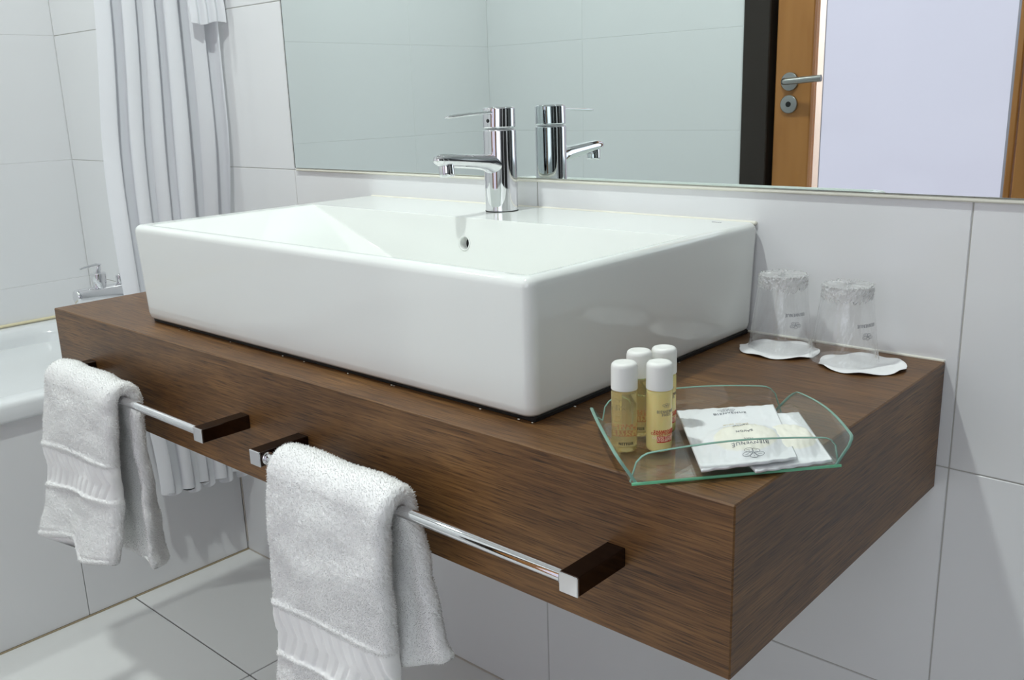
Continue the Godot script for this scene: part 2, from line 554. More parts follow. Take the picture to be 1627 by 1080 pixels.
func make_curtain() -> void:
	var t := thing("shower_curtain", "white fabric shower curtain gathered in folds beside the tiled wall", "curtain")
	var rows := []
	var ny := 120
	var ns := 220
	for i in ny:
		var f := float(i) / (ny - 1)
		var y := lerpf(0.215, 2.03, f)
		var low := smoothstep(1.0, 0.55, y)
		var row := PackedVector3Array()
		for j in ns:
			var s := float(j) / (ns - 1)
			var zl := 0.238 - 0.05 * smoothstep(0.6, 1.3, y) - 0.02 * smoothstep(0.55, 0.25, y)
			var ph := s * TAU * 5.3 + 0.5 * sin(s * 9.0 + 1.3) + 0.35 * sin(y * 2.1 + s * 5.0)
			var amp := 0.017 + 0.008 * sin(s * 15.0 + 2.0) - 0.003 * low
			var x := lerpf(-0.785 - 0.135 * s, -0.842, low) + amp * cos(ph) + 0.006 * cos(2.0 * ph + 1.0 + y) + 0.006 * noise.get_noise_2d(s * 300.0, y * 60.0)
			var z := 0.012 + (zl - 0.012) * (s + 0.030 * sin(ph * 2.0 + 0.6))
			if i == 0:
				y = 0.215 + 0.012 * cos(ph) + 0.012 * s
			row.append(Vector3(x, y, maxf(z, 0.004)))
		rows.append(row)
	part("cloth", loft(rows, false), M.curtain_cloth, t)
	# a second, shorter layer of cloth at the upper right, with its hem showing
	rows = []
	for i in 40:
		var y := lerpf(1.165, 2.03, i / 39.0)
		var row := PackedVector3Array()
		for j in 60:
			var s := j / 59.0
			var e := 0.004 * sin(s * 23.0 + y) + (0.003 if i < 2 else 0.0)
			row.append(Vector3(-0.757 + e - 0.03 * s, y + (0.003 * sin(s * 7.0) if i == 0 else 0.0), 0.012 + 0.055 * s))
		rows.append(row)
	part("short_layer", loft(rows, false), M.curtain_cloth, t)
	var r := thing("curtain_rod", "chrome shower curtain rod above the bathtub", "curtain rod", Vector3(-0.82, 2.05, 0))
	part("bar", tube([Vector3(0, 0, 0), Vector3(0, 0, ZF)], [0.0125, 0.0125], 20), M.chrome, r)
	for i in 7:
		var ringm := TorusMesh.new()
		ringm.inner_radius = 0.016
		ringm.outer_radius = 0.020
		ringm.rings = 24
		ringm.ring_segments = 8
		part("hook", ringm, M.chrome, r, Vector3(0, -0.008, 0.03 + 0.032 * i), Vector3(PI / 2, 0, 0))

# ------------------------------------------------------------------ vanity
func make_counter() -> void:
	var t := thing("vanity_counter", "dark brown wood veneer floating counter under the white basin", "counter", Vector3(0.00675, TOP - 0.0747, DEPTH / 2))
	part("slab", block(Vector3(1.1911, 0.1494, DEPTH - 0.001), 0.0012), M.veneer, t, Vector3(0, 0, 0.0005))

func basin_y(x: float, z: float) -> float:
	# height of the basin's upper surface above the counter's top
	var h := RIM - TOP
	var side := maxf(0.0, ((0.364 - x) if x > 0.0 else (0.338 + x)) * 0.335)
	side = minf(side, 0.088 + 0.012 * smoothstep(0.20, 0.0, absf(x)))
	var back := (z - 0.147) * 7.0
	var front := (0.424 - z) * 5.0
	var right := (0.3590 - x) * 9.0
	var d := smin(smin(side, back, 0.007), smin(front, right, 0.007), 0.007)
	return h - maxf(d, 0.0)

func smin(a: float, b: float, k: float) -> float:
	var h := clampf(0.5 + 0.5 * (b - a) / k, 0.0, 1.0)
	return lerpf(b, a, h) - k * h * (1.0 - h)

func make_basin() -> void:
	var x0 := -0.3702
	var x1 := 0.373
	var z0 := 0.002
	var z1 := 0.4377
	var t := thing("wash_basin", "large white rectangular ceramic vessel basin on the wooden counter", "basin", Vector3(0, TOP, 0))
	var cr := 0.012
	var er := 0.010
	var xs := []
	xs.append_array(spread(x0, x0 + 0.016, 12))
	xs.append_array(spread(x0 + 0.018, -0.034, 90))
	xs.append_array(spread(-0.032, 0.044, 77))
	xs.append_array(spread(0.048, 0.33, 70))
	xs.append_array(spread(0.332, x1, 36))
	var zs := []
	zs.append_array(spread(z0, z0 + 0.016, 12))
	zs.append_array(spread(0.022, 0.138, 14))
	zs.append_array(spread(0.140, 0.166, 66))
	zs.append_array(spread(0.169, 0.395, 36))
	zs.append_array(spread(0.397, z1, 50))
	var verts := PackedVector3Array()
	var idx := PackedInt32Array()
	var nx := xs.size()
	var nz := zs.size()
	var hole := Vector3(0.0085, 0.1065, 0.0)
	for j in nz:
		for i in nx:
			var x: float = xs[i]
			var z: float = zs[j]
			var c := Vector2(clampf(x, x0 + cr, x1 - cr), clampf(z, z0 + cr, z1 - cr))
			var q := Vector2(x, z) - c
			var e := 0.0
			if q.x != 0.0 and q.y != 0.0:
				# square corner cells are drawn onto the rounded corner
				var reach := maxf(absf(q.x), absf(q.y))
				q = q.normalized() * reach
				x = c.x + q.x
				z = c.y + q.y
				e = cr - reach
			else:
				e = minf(minf(x - x0, x1 - x), minf(z - z0, z1 - z))
			var y := basin_y(x, z)
			if e < er:
				y -= er - sqrt(maxf(0.0, er * er - (er - e) * (er - e)))
			verts.append(Vector3(x, y, z))
	for j in nz - 1:
		for i in nx - 1:
			var a := j * nx + i
			var mid := (verts[a] + verts[a + 1] + verts[a + nx] + verts[a + nx + 1]) / 4.0
			if mid.z > 0.139 and mid.z < 0.170 and Vector2(mid.x - hole.x, mid.y - hole.y).length() < 0.0088:
				continue
			idx.append_array([a, a + 1, a + nx, a + 1, a + nx + 1, a + nx])
	# sides and underside follow the outline
	var loop := []
	for i in nx: loop.append(i)
	for j in range(1, nz): loop.append(j * nx + nx - 1)
	for i in range(nx - 2, -1, -1): loop.append((nz - 1) * nx + i)
	for j in range(nz - 2, 0, -1): loop.append(j * nx)
	var prev := loop.duplicate()
	var mid_x := (x0 + x1) / 2
	var mid_z := (z0 + z1) / 2
	for lv in [[0.10, 0.0], [0.05, 0.0], [0.016, 0.0], [0.009, 0.0012], [0.0055, 0.0045], [0.0045, 0.010], [0.0045, 0.2]]:
		var ids := []
		for k in loop:
			var p := verts[k]
			var inset: float = lv[1] + 0.004 * (1.0 - lv[0] / 0.14)
			var sx := 1.0 - inset / (x1 - mid_x)
			var sz := 1.0 - inset / (z1 - mid_z)
			ids.append(verts.size())
			verts.append(Vector3(mid_x + (p.x - mid_x) * sx, lv[0], mid_z + (p.z - mid_z) * sz))
		for k in loop.size():
			var k2 := (k + 1) % loop.size()
			idx.append_array([prev[k], ids[k], prev[k2], prev[k2], ids[k], ids[k2]])
		prev = ids
	part("bowl", tri_mesh(verts, idx), M.ceramic, t)
	part("seating_gasket", block(Vector3(0.728, 0.0055, 0.418), 0.001), M.sealant_black, t, Vector3(mid_x, 0.0025, 0.217))
	# overflow: a drilled hole with its throat running back into the wall
	var tilt := atan(1.0 / 7.0)
	var o := part("overflow_hole", lathe([Vector2(0.0084, -0.014), Vector2(0.0084, -0.0012), Vector2(0.0090, 0.0004), Vector2(0.0108, 0.0003), Vector2(0.0108, -0.004), Vector2(0.0112, -0.0145), Vector2(0.0084, -0.014)], 36), M.ceramic, t, Vector3(hole.x, hole.y, 0.147 + (RIM - TOP - hole.y) / 7.0 + 0.0004), Vector3(PI / 2 - tilt, 0, 0))
	part("throat", lathe([Vector2(0.001, -0.013), Vector2(0.0086, -0.013), Vector2(0.0086, -0.0125), Vector2(0.001, -0.0125)], 24), M.dark_hole, o)
	part("drain", lathe([Vector2(0.001, 0.0), Vector2(0.022, 0.0), Vector2(0.022, 0.003), Vector2(0.019, 0.0045), Vector2(0.001, 0.006)]), M.chrome, t, Vector3(0.0, basin_y(0, 0.29) - 0.001, 0.29))
	for k in 5:
		part("maker_mark", block(Vector3([0.0022, 0.0016, 0.0016, 0.0016, 0.0012][k], 0.0003, 0.0022), 0.0001), M.grey_print, t, Vector3(0.324 + 0.0027 * k, RIM - TOP + 0.0001, 0.030))
	var rng := RandomNumberGenerator.new()
	rng.seed = 4
	for k in 16:
		var sm := lathe([Vector2(0.0002, 0.0), Vector2(0.0011, 0.0002), Vector2(0.0012, 0.0008), Vector2(0.0007, 0.0014), Vector2(0.0001, 0.0016)], 10)
		var at := Vector3(rng.randf_range(-0.33, 0.35), 0.0004, 0.4290)
		if k > 10:
			at = Vector3(0.3672, 0.0004, rng.randf_range(0.15, 0.40))
		if k == 0:
			at = Vector3(0.3640, 0.0004, 0.4285)
		part("sealant_bead", sm, M.sealant_white, t, at).scale = Vector3(1.5, 0.8, 0.8) * (0.5 + 0.4 * rng.randf())

func make_faucet() -> void:
	var t := thing("basin_mixer", "chrome single-lever basin mixer tap on the white basin ledge", "faucet", Vector3(-0.001, RIM, 0.063))
	part("base_ring", lathe([Vector2(0.001, 0), Vector2(0.0238, 0), Vector2(0.0238, 0.0012), Vector2(0.001, 0.0012)], 48), M.dark_hole, t)
	part("body", lathe([Vector2(0.001, 0.001), Vector2(0.0232, 0.001), Vector2(0.0236, 0.0016), Vector2(0.0236, 0.112), Vector2(0.0228, 0.1145), Vector2(0.020, 0.1152), Vector2(0.001, 0.1152)], 64), M.chrome, t)
	var h := part("head", lathe([Vector2(0.001, 0.1162), Vector2(0.0205, 0.1162), Vector2(0.0226, 0.1172), Vector2(0.0232, 0.119), Vector2(0.0230, 0.1425), Vector2(0.0215, 0.1448), Vector2(0.018, 0.1458), Vector2(0.001, 0.1462)], 64), M.chrome, t)
	part("lever", tube([Vector3(0, 0.138, 0.012), Vector3(0, 0.1385, 0.022), Vector3(0, 0.1382, 0.036), Vector3(0, 0.1365, 0.075), Vector3(0, 0.1350, 0.098), Vector3(0, 0.1345, 0.1035)], [0.0085, 0.008, 0.0072, 0.0072, 0.007, 0.004], 20, 0.34), M.chrome, h)
	part("index_dot", lathe([Vector2(0.0002, 0), Vector2(0.0026, 0), Vector2(0.0026, 0.0006), Vector2(0.0002, 0.0009)], 16), M.black_print, h, Vector3(0, 0.127, 0.0229), Vector3(PI / 2, 0, 0))
	var pts := []
	var rad := []
	for p in [[0.062, 0.004, 0.019], [0.066, 0.014, 0.0178], [0.069, 0.024, 0.0155], [0.0715, 0.036, 0.0135], [0.074, 0.060, 0.0122], [0.0765, 0.085, 0.0118], [0.0785, 0.108, 0.0112], [0.0795, 0.119, 0.0098], [0.080, 0.1255, 0.0068], [0.080, 0.128, 0.002]]:
		pts.append(Vector3(0, p[0], p[1]))
		rad.append(p[2])
	var s := part("spout", tube(pts, rad, 32, 0.82), M.chrome, t)
	part("aerator", lathe([Vector2(0.0085, -0.016), Vector2(0.0100, -0.016), Vector2(0.0105, -0.014), Vector2(0.0105, 0.0), Vector2(0.001, 0.002), Vector2(0.001, -0.012), Vector2(0.0085, -0.012)], 32), M.chrome, s, Vector3(0, 0.0735, 0.108), Vector3(0.12, 0, 0))

func make_mirror() -> void:
	var t := thing("wall_mirror", "large frameless wall mirror above the basin", "mirror", Vector3(0.2215, 0.893, 0.0))
	part("glass", block(Vector3(1.596, 1.05, 0.0052), 0.0006), M.mirror_glass, t, Vector3(0, 0.5255, 0.0034))
	part("polished_edge", block(Vector3(0.0022, 1.05, 0.0048), 0.0003), M.mirror_edge, t, Vector3(-0.7992, 0.5255, 0.0034))

# ------------------------------------------------------------------ towels
func make_rail(x0: float, x1: float, label: String) -> void:
	var t := thing("towel_rail", label, "towel rail", Vector3(0, TOP - 0.0745, DEPTH), 0.0, "towel rails on the counter front")
	for x in [x0 + 0.0095, x1 - 0.0095]:
		var arm := part("bracket", block(Vector3(0.0188, 0.0172, 0.0640), 0.0007), M.darkened_chrome, t, Vector3(x, 0, 0.0320))
		part("end_cap", block(Vector3(0.0190, 0.0174, 0.0020), 0.0006), M.chrome, arm, Vector3(0, 0, 0.0326))
		var inward := 1.0 if x < (x0 + x1) / 2 else -1.0
		part("flange", tube([Vector3(0.0085 * inward, 0, 0), Vector3(0.0125 * inward, 0, 0)], [0.0072, 0.0072], 24), M.chrome, t, Vector3(x, -0.0005, 0.0555))
	part("bar", tube([Vector3(x0 + 0.019, -0.0005, 0.0555), Vector3(x1 - 0.019, -0.0005, 0.0555)], [0.0056, 0.0056], 32), M.chrome, t)

func make_towel(d: Dictionary) -> void:
	# thick folded terry cloth laid over the rail: a rounded strip swept from the front hem over the bar to the rear hem
	var t := thing("hand_towel", d.label, "towel", Vector3.ZERO, 0.0, "white towels on the rails")
	var by := TOP - 0.075
	var bz := 0.5305
	var half: float = d.thick / 2.0
	var rr: float = 0.0060 + half
	var step := 0.0015
	# centre line: (z, y, part) with part < 0 on the front fall, > 0 on the rear fall
	var path := []
	var nf := int(d.front / step)
	for i in nf + 1:
		var f := 1.0 - float(i) / nf
		path.append([bz + rr + d.flare * pow(f, 1.2) + 0.004 * sin(f * 7.0), by - d.front * f, -f])
	var na := int(PI * rr / step)
	for i in range(1, na):
		var a := PI * i / na
		path.append([bz + cos(a) * rr, by + sin(a) * rr, 0.0])
	var nr := int(d.rear / step)
	for i in nr + 1:
		var f := float(i) / nr
		path.append([bz - rr - 0.004 * f + d.get("rear_out", 0.0) * f, by - d.rear * f, f])
	var rows := []
	var woven := []                # rows of the flat woven border, which has no loops
	var n := path.size()
	var nring := 2 * int((d.x1 - d.x0) / step) + 16
	for i in n:
		var pa: Array = path[maxi(i - 1, 0)]
		var pb: Array = path[mini(i + 1, n - 1)]
		var dir := Vector3(0, pb[1] - pa[1], pb[0] - pa[0]).normalized()
		var nrm := Vector3.RIGHT.cross(dir)           # away from the bar
		if i == 0:
			nrm = nrm.normalized()
		var side: float = path[i][2]
		var fr := maxf(-side, 0.0)
		var re := maxf(side, 0.0)
		var xa: float = d.x0 + d.front_l * fr + d.rear_l * re + 0.003 * noise.get_noise_1d(i * 1.3)
		var xb: float = d.x1 + d.front_r * fr + d.rear_r * re + 0.004 * noise.get_noise_1d(i * 1.1 + 500.0)
		var th := half * (1.0 - 0.25 * re)
		var end := minf(i, n - 1 - i) * step
		if end < 0.006:
			th *= sqrt(clampf(0.08 + end / 0.006, 0.0, 1.0))
		var above: float = path[i][1] - (by - d.front)
		woven.append(side < 0.0 and above > d.border[0] + 0.005 and above < d.border[1] - 0.005)
		var w := xb - xa
		var flat_len := w - 2.0 * th
		var per := 2.0 * flat_len + TAU * th
		var row := PackedVector3Array()
		for j in nring:
			var s := per * j / nring
			var px := 0.0
			var pn := 0.0
			var out := Vector2.ZERO
			if s < flat_len:
				px = th + s
				pn = th
				out = Vector2(0, 1)
			elif s < flat_len + PI * th:
				var a := PI / 2 - (s - flat_len) / th
				out = Vector2(cos(a), sin(a))
				px = w - th + out.x * th
				pn = out.y * th
			elif s < 2.0 * flat_len + PI * th:
				px = w - th - (s - flat_len - PI * th)
				pn = -th
				out = Vector2(0, -1)
			else:
				var a := -PI / 2 - (s - 2.0 * flat_len - PI * th) / th
				out = Vector2(cos(a), sin(a))
				px = th + out.x * th
				pn = out.y * th
			var u := px / w
			# hang of the cloth
			var sway := 0.0
			sway += fr * (-d.turn_back * smoothstep(0.55, 1.0, u) + 0.006 * sin(u * 9.0 + 1.0) * fr)
			sway += sin(PI * minf(1.0, re * 1.6) / 2.0) * re * 0.9 * (0.012 * sin((u + d.phase) * TAU * 2.3) + 0.006 * sin((u + d.phase) * TAU * 4.1))
			sway += 0.0035 * noise.get_noise_2d(u * 90.0, i * 0.9)
			# woven border near the front hem
			var relief := 0.0
			if side < 0.0:
				var g: float = path[i][1] - (by - d.front)                # height above the hem
				for b in d.border:
					relief += 0.0028 * exp(-pow((g - b - 0.004 * sin(u * 3.0)) / 0.0032, 2.0))
				if g > d.border[0] + 0.006 and g < d.border[1] - 0.006:
					var zig := absf(fposmod((g - d.border[0]) / (d.border[1] - d.border[0]) , 1.0) - 0.5) * 0.03
					var cut := absf(fposmod((px + zig) / 0.017, 1.0) - 0.5)
					relief -= 0.0030 * smoothstep(0.20, 0.0, cut) - 0.0006
				relief += 0.0008 * smoothstep(0.012, 0.008, g) - 0.0010 * exp(-pow((g - 0.012) / 0.0016, 2.0))
			var pile := 0.0011 * fine.get_noise_3d(px * 420.0, i * step * 420.0, out.y * 40.0 + d.phase * 50.0) + 0.0007 * fine.get_noise_3d(px * 150.0, i * step * 150.0, out.y * 9.0 + 7.0)
			var o := relief * maxf(out.y, 0.0) + pile * (0.25 if woven[i] else 1.0)
			row.append(Vector3(xa + px + out.x * o, path[i][1], path[i][0]) + nrm * (pn + sway + out.y * o) - Vector3(0, d.hem_drop * smoothstep(0.55, 0.63, u) * smoothstep(0.6, 1.0, fr) - d.hem_rise * u * fr * fr + d.rear_drop * (u - 0.5) * re - 0.016 * pow(absf(2.0 * u - 1.0), 8.0) * pow(re, 5.0), 0))
		rows.append(row)
	var cloth := loft(rows)
	part("cloth", cloth, M.terry, t)
	add_pile(t, rows, woven, d.phase)

func add_pile(t: Node3D, rows: Array, woven: Array, phase: float) -> void:
	# the loops of the terry: tiny bent threads standing on the cloth
	var rng := RandomNumberGenerator.new()
	rng.seed = int(phase * 1000.0) + 3
	var st := SurfaceTool.new()
	st.begin(Mesh.PRIMITIVE_TRIANGLES)
	var a := Vector3(-0.00028, 0, 0)
	var b := Vector3(0.00028, 0, 0)
	var c := Vector3(0.0005, 0.0014, 0.0003)
	var e := Vector3(0.0000, 0.0021, 0.0010)
	var q := Vector3(0, 0, 0.0004)
	for f in [[a, b, c], [a, c, e], [a, e, q], [q, e, c], [q, c, b]]:
		for p in f:
			st.add_vertex(p)
	st.generate_normals()
	var mm := MultiMesh.new()
	mm.transform_format = MultiMesh.TRANSFORM_3D
	mm.mesh = st.commit()
	var xf := []
	var n: int = rows[0].size()
	for i in range(1, rows.size() - 1):
		if woven[i]:
			continue
		for j in n:
			var p: Vector3 = rows[i][j]
			var du: Vector3 = rows[i][(j + 1) % n] - rows[i][(j + n - 1) % n]
			var dv: Vector3 = rows[i + 1][j] - rows[i - 1][j]
			var nn := du.cross(dv).normalized()
			if nn.length() < 0.5:
				continue
			for k in 1:
				var s := rng.randf_range(0.58, 0.98)
				var y := (nn + Vector3(rng.randf_range(-0.6, 0.6), rng.randf_range(-0.6, 0.4), rng.randf_range(-0.6, 0.6))).normalized()
				var x := y.cross(Vector3(rng.randf() - 0.5, rng.randf() - 0.5, rng.randf() - 0.5)).normalized()
				xf.append(Transform3D(Basis(x, y, x.cross(y)).scaled(Vector3.ONE * s), p + du * rng.randf_range(-0.25, 0.25) + dv * rng.randf_range(-0.25, 0.25) - nn * 0.0002))
	mm.instance_count = xf.size()
	for i in xf.size():
		mm.set_instance_transform(i, xf[i])
	var o := MultiMeshInstance3D.new()
	o.name = "pile"
	o.multimesh = mm
	o.material_override = M.terry_pile
	t.add_child(o)
	o.set_meta("kind", "stuff")

# ------------------------------------------------------------------ tray, bottles, soap, tumblers
func make_tray() -> void:
	var a := Vector3(0.5208, 0, 0.492)
	var b := Vector3(0.6329, 0, 0.3577)
	var c := Vector3(0.5333, 0, 0.2634)
	var d := a + c - b
	var mid := (a + c) / 2
	var t := thing("glass_tray", "clear glass tray with upturned green edges at the counter corner", "tray", Vector3(mid.x, TOP + 0.0005, mid.z))
	var th := 0.0028
	var rows := []
	for y in [0.0, th]:
		rows.append(PackedVector3Array([a - mid + Vector3(0, y, 0), b - mid + Vector3(0, y, 0), c - mid + Vector3(0, y, 0), d - mid + Vector3(0, y, 0)]))
	part("base", flat_loft(rows), M.tray_glass, t)
	for s in [[a, b, 0.000, 0.029], [b, c, 0.016, 0.025], [c, d, 0.004, 0.029], [d, a, 0.013, 0.025]]:
		make_tray_side(t, s[0] - mid, s[1] - mid, s[2], s[3], th)

func flat_loft(rows: Array) -> ArrayMesh:
	# a prism with crisp faces
	var st := SurfaceTool.new()
	st.begin(Mesh.PRIMITIVE_TRIANGLES)
	st.set_smooth_group(-1)
	var n: int = rows[0].size()
	var cen := Vector3.ZERO
	for p in rows[0]: cen += p
	for p in rows[1]: cen += p
	cen /= 2.0 * n
	var polys := [Array(rows[0]), Array(rows[1])]
	for j in n:
		polys.append([rows[0][j], rows[0][(j + 1) % n], rows[1][(j + 1) % n], rows[1][j]])
	for p in polys:
		var m := Vector3.ZERO
		for v in p: m += v
		m = m / p.size() - cen
		if (p[1] - p[0]).cross(p[2] - p[0]).dot(m) > 0.0:
			p.reverse()
		for k in range(1, p.size() - 1):
			for v in [p[0], p[k], p[k + 1]]:
				st.add_vertex(v)
	st.generate_normals()
	return st.commit()

func make_tray_side(t: Node3D, p: Vector3, q: Vector3, flare: float, high: float, th: float) -> void:
	# an upturned side whose upper edge is an arch; its polished edge shows green
	var out := Vector3((q - p).z, 0, -(q - p).x).normalized()
	if out.dot(p + q) < 0.0:
		out = -out
	var inner := []
	var outer := []
	var nu := 40
	var nv := 12
	for k in nv + 1:
		var v := float(k) / nv
		var ri := PackedVector3Array()
		var ro := PackedVector3Array()
		for i in nu + 1:
			var u := float(i) / nu
			var e := minf(u, 1.0 - u)
			var arch := 0.80 + 0.20 * sin(PI * u)
			arch *= sqrt(clampf(1.0 - pow(clampf(1.0 - e / 0.10, 0.0, 1.0), 2.6), 0.0, 1.0))
			var h := high * arch * v
			# the sheet bends up along a curve
			var curl := flare * arch * pow(v, 1.6) + 0.004 * sin(PI * minf(v * 2.0, 1.0) / 2.0) * arch
			var base := p.lerp(q, u) + out * (curl - 0.004) + Vector3(0, th * 0.5 + h, 0)
			var slope := Vector3(0, 1, 0) if v < 0.2 else Vector3(0, 0, 0)
			var nrm := (out + Vector3(0, -0.5 * (1.0 - v) - flare * 8.0 * v, 0)).normalized()
			ri.append(base - nrm * th * 0.5)
			ro.append(base + nrm * th * 0.5)
		inner.append(ri)
		outer.append(ro)
	var rows := []
	for r in inner: rows.append(r)
	var sheet := PackedVector3Array()
	var verts := PackedVector3Array()
	var idx := PackedInt32Array()
	var n := nu + 1
	for r in inner: verts.append_array(r)
	for r in outer: verts.append_array(r)
	var off := inner.size() * n
	for k in nv:
		for i in nu:
			var s := k * n + i
			idx.append_array([s, s + 1, s + n, s + 1, s + n + 1, s + n])
			idx.append_array([off + s, off + s + n, off + s + 1, off + s + 1, off + s + n, off + s + n + 1])
	var side := part("side", tri_mesh(verts, idx, PackedVector2Array(), PackedColorArray(), false), M.tray_glass, t)
	# polished edge: narrow strip between the two faces along the arch
	rows = []
	for i in n:
		var ti: Vector3 = inner[nv][i]
		var to: Vector3 = outer[nv][i]
		var along: Vector3 = (inner[nv][mini(i + 1, nu)] - inner[nv][maxi(i - 1, 0)]).normalized()
		var up := along.cross((to - ti).normalized()).normalized()
		if up.y < 0.0:
			up = -up
		rows.append(PackedVector3Array([ti - up * 0.0003, ti + up * 0.0002, (ti + to) / 2 + up * 0.0006, to + up * 0.0002, to - up * 0.0003, (ti + to) / 2 - up * 0.0005]))
	part("polished_edge", loft(rows), M.tray_edge, side)
	if out.dot(Vector3(0.7, 0, 0.7)) > 0.9:
		# the lower bend of the near side, the light gathered there put into a brighter green
		rows = []
		for i in n:
			var bi: Vector3 = p.lerp(q, float(i) / nu) + Vector3(0, th * 0.5, 0) + out * 0.0012
			var row := PackedVector3Array()
			for k in 8:
				var ang := TAU * k / 8.0
				row.append(bi + out * cos(ang) * 0.0012 + Vector3.UP * sin(ang) * th * 0.48)
			rows.append(row)
		part("lower_bend", loft(rows), M.tray_bend, side)

func around(r: float, high: float, facing: float) -> Callable:
	# bends flat print in x-y round a bottle of radius r; facing is the angle of its middle
	return func(p: Vector3) -> Vector3:
		var a := facing + p.x / r
		var rr := r + 0.00008 + p.z
		return Vector3(sin(a) * rr, high + p.y, cos(a) * rr)

func make_bottle(at: Vector2, pearly: bool, turn: float, label: String) -> void:
	var t := thing("toiletry_bottle", label, "bottle", Vector3(at.x, TOP + 0.0041, at.y), turn, "little bottles on the glass tray")
	var r := 0.0110
	part("body", lathe([Vector2(0.0005, 0.0006), Vector2(0.0086, 0.0), Vector2(0.0102, 0.0007), Vector2(0.0109, 0.0024), Vector2(r, 0.0045), Vector2(r, 0.0520), Vector2(0.0106, 0.0535), Vector2(0.0085, 0.0545), Vector2(0.0085, 0.0560), Vector2(0.0005, 0.0560)], 40), M.pearly_shampoo if pearly else M.clear_gel, t)
	part("cap", lathe([Vector2(0.0088, 0.0546), Vector2(0.0111, 0.0546), Vector2(0.0113, 0.0550), Vector2(0.0112, 0.0740), Vector2(0.0107, 0.0762), Vector2(0.0095, 0.0775), Vector2(0.0075, 0.0780), Vector2(0.0060, 0.0777), Vector2(0.0005, 0.0776)], 40), M.bottle_cap, t)
	var text := part("print", mapped(lettering("BIENVENUE", 0.0020), around(r, 0.0365, 0.0)), M.grey_print, t)
	part("print", mapped(lettering("PARIS", 0.0010), around(r, 0.0338, 0.0)), M.grey_print, text)
	part("emblem", mapped(strokes(flower(0.0030), 0.00018), around(r, 0.0420, 0.0)), M.grey_print, t)
	part("print", mapped(lettering("SHAMPOOING", 0.0016, true), around(r, 0.0192, 0.0)), M.red_print, text)
	part("print", mapped(lettering("CONDITIONNEUR", 0.0015, true), around(r, 0.0170, 0.0)), M.red_print, text)
	var strip := []
	for i in 25:
		var row := PackedVector3Array()
		for y in [-0.0029, 0.0029]:
			row.append(Vector3(lerpf(-0.0080, 0.0080, i / 24.0), y, -0.00004))
		strip.append(row)
	var block_print := part("colour_block", mapped(loft(strip, false), around(r, 0.0122, 0.0)), M.red_print, t)
	part("print", mapped(lettering("CONDITIONING", 0.0015, true), around(r, 0.0135, 0.0)), M.pale_print, block_print)
	part("print", mapped(lettering("SHAMPOO", 0.0015, true), around(r, 0.0112, 0.0)), M.pale_print, block_print)
	part("print", mapped(lettering("NETTOIE", 0.0012, true), around(r, 0.0085, PI)), M.black_print, text)

func packet_height(u: float, v: float, discs: Array) -> float:
	var e := minf(minf(u, 1.0 - u) * 5.0, minf(v, 1.0 - v) * 9.0)
	var h := 0.0
	for d in discs:
		var l: float = Vector2((u - d[0]) * d[3], (v - d[1]) * d[4]).length() / d[2]
		h = maxf(h, 0.0075 * smoothstep(1.55, 0.60, l))
	h += 0.0012 * noise.get_noise_2d(u * 160.0, v * 90.0) + 0.0008 * noise.get_noise_2d(u * 420.0 + 60.0, v * 300.0)
	return 0.0018 + maxf(h, 0.0) * smoothstep(0.0, 0.6, e) + 0.0012 * (1.0 - smoothstep(0.0, 0.35, e)) * (0.5 + sin(u * 70.0) * 0.12)

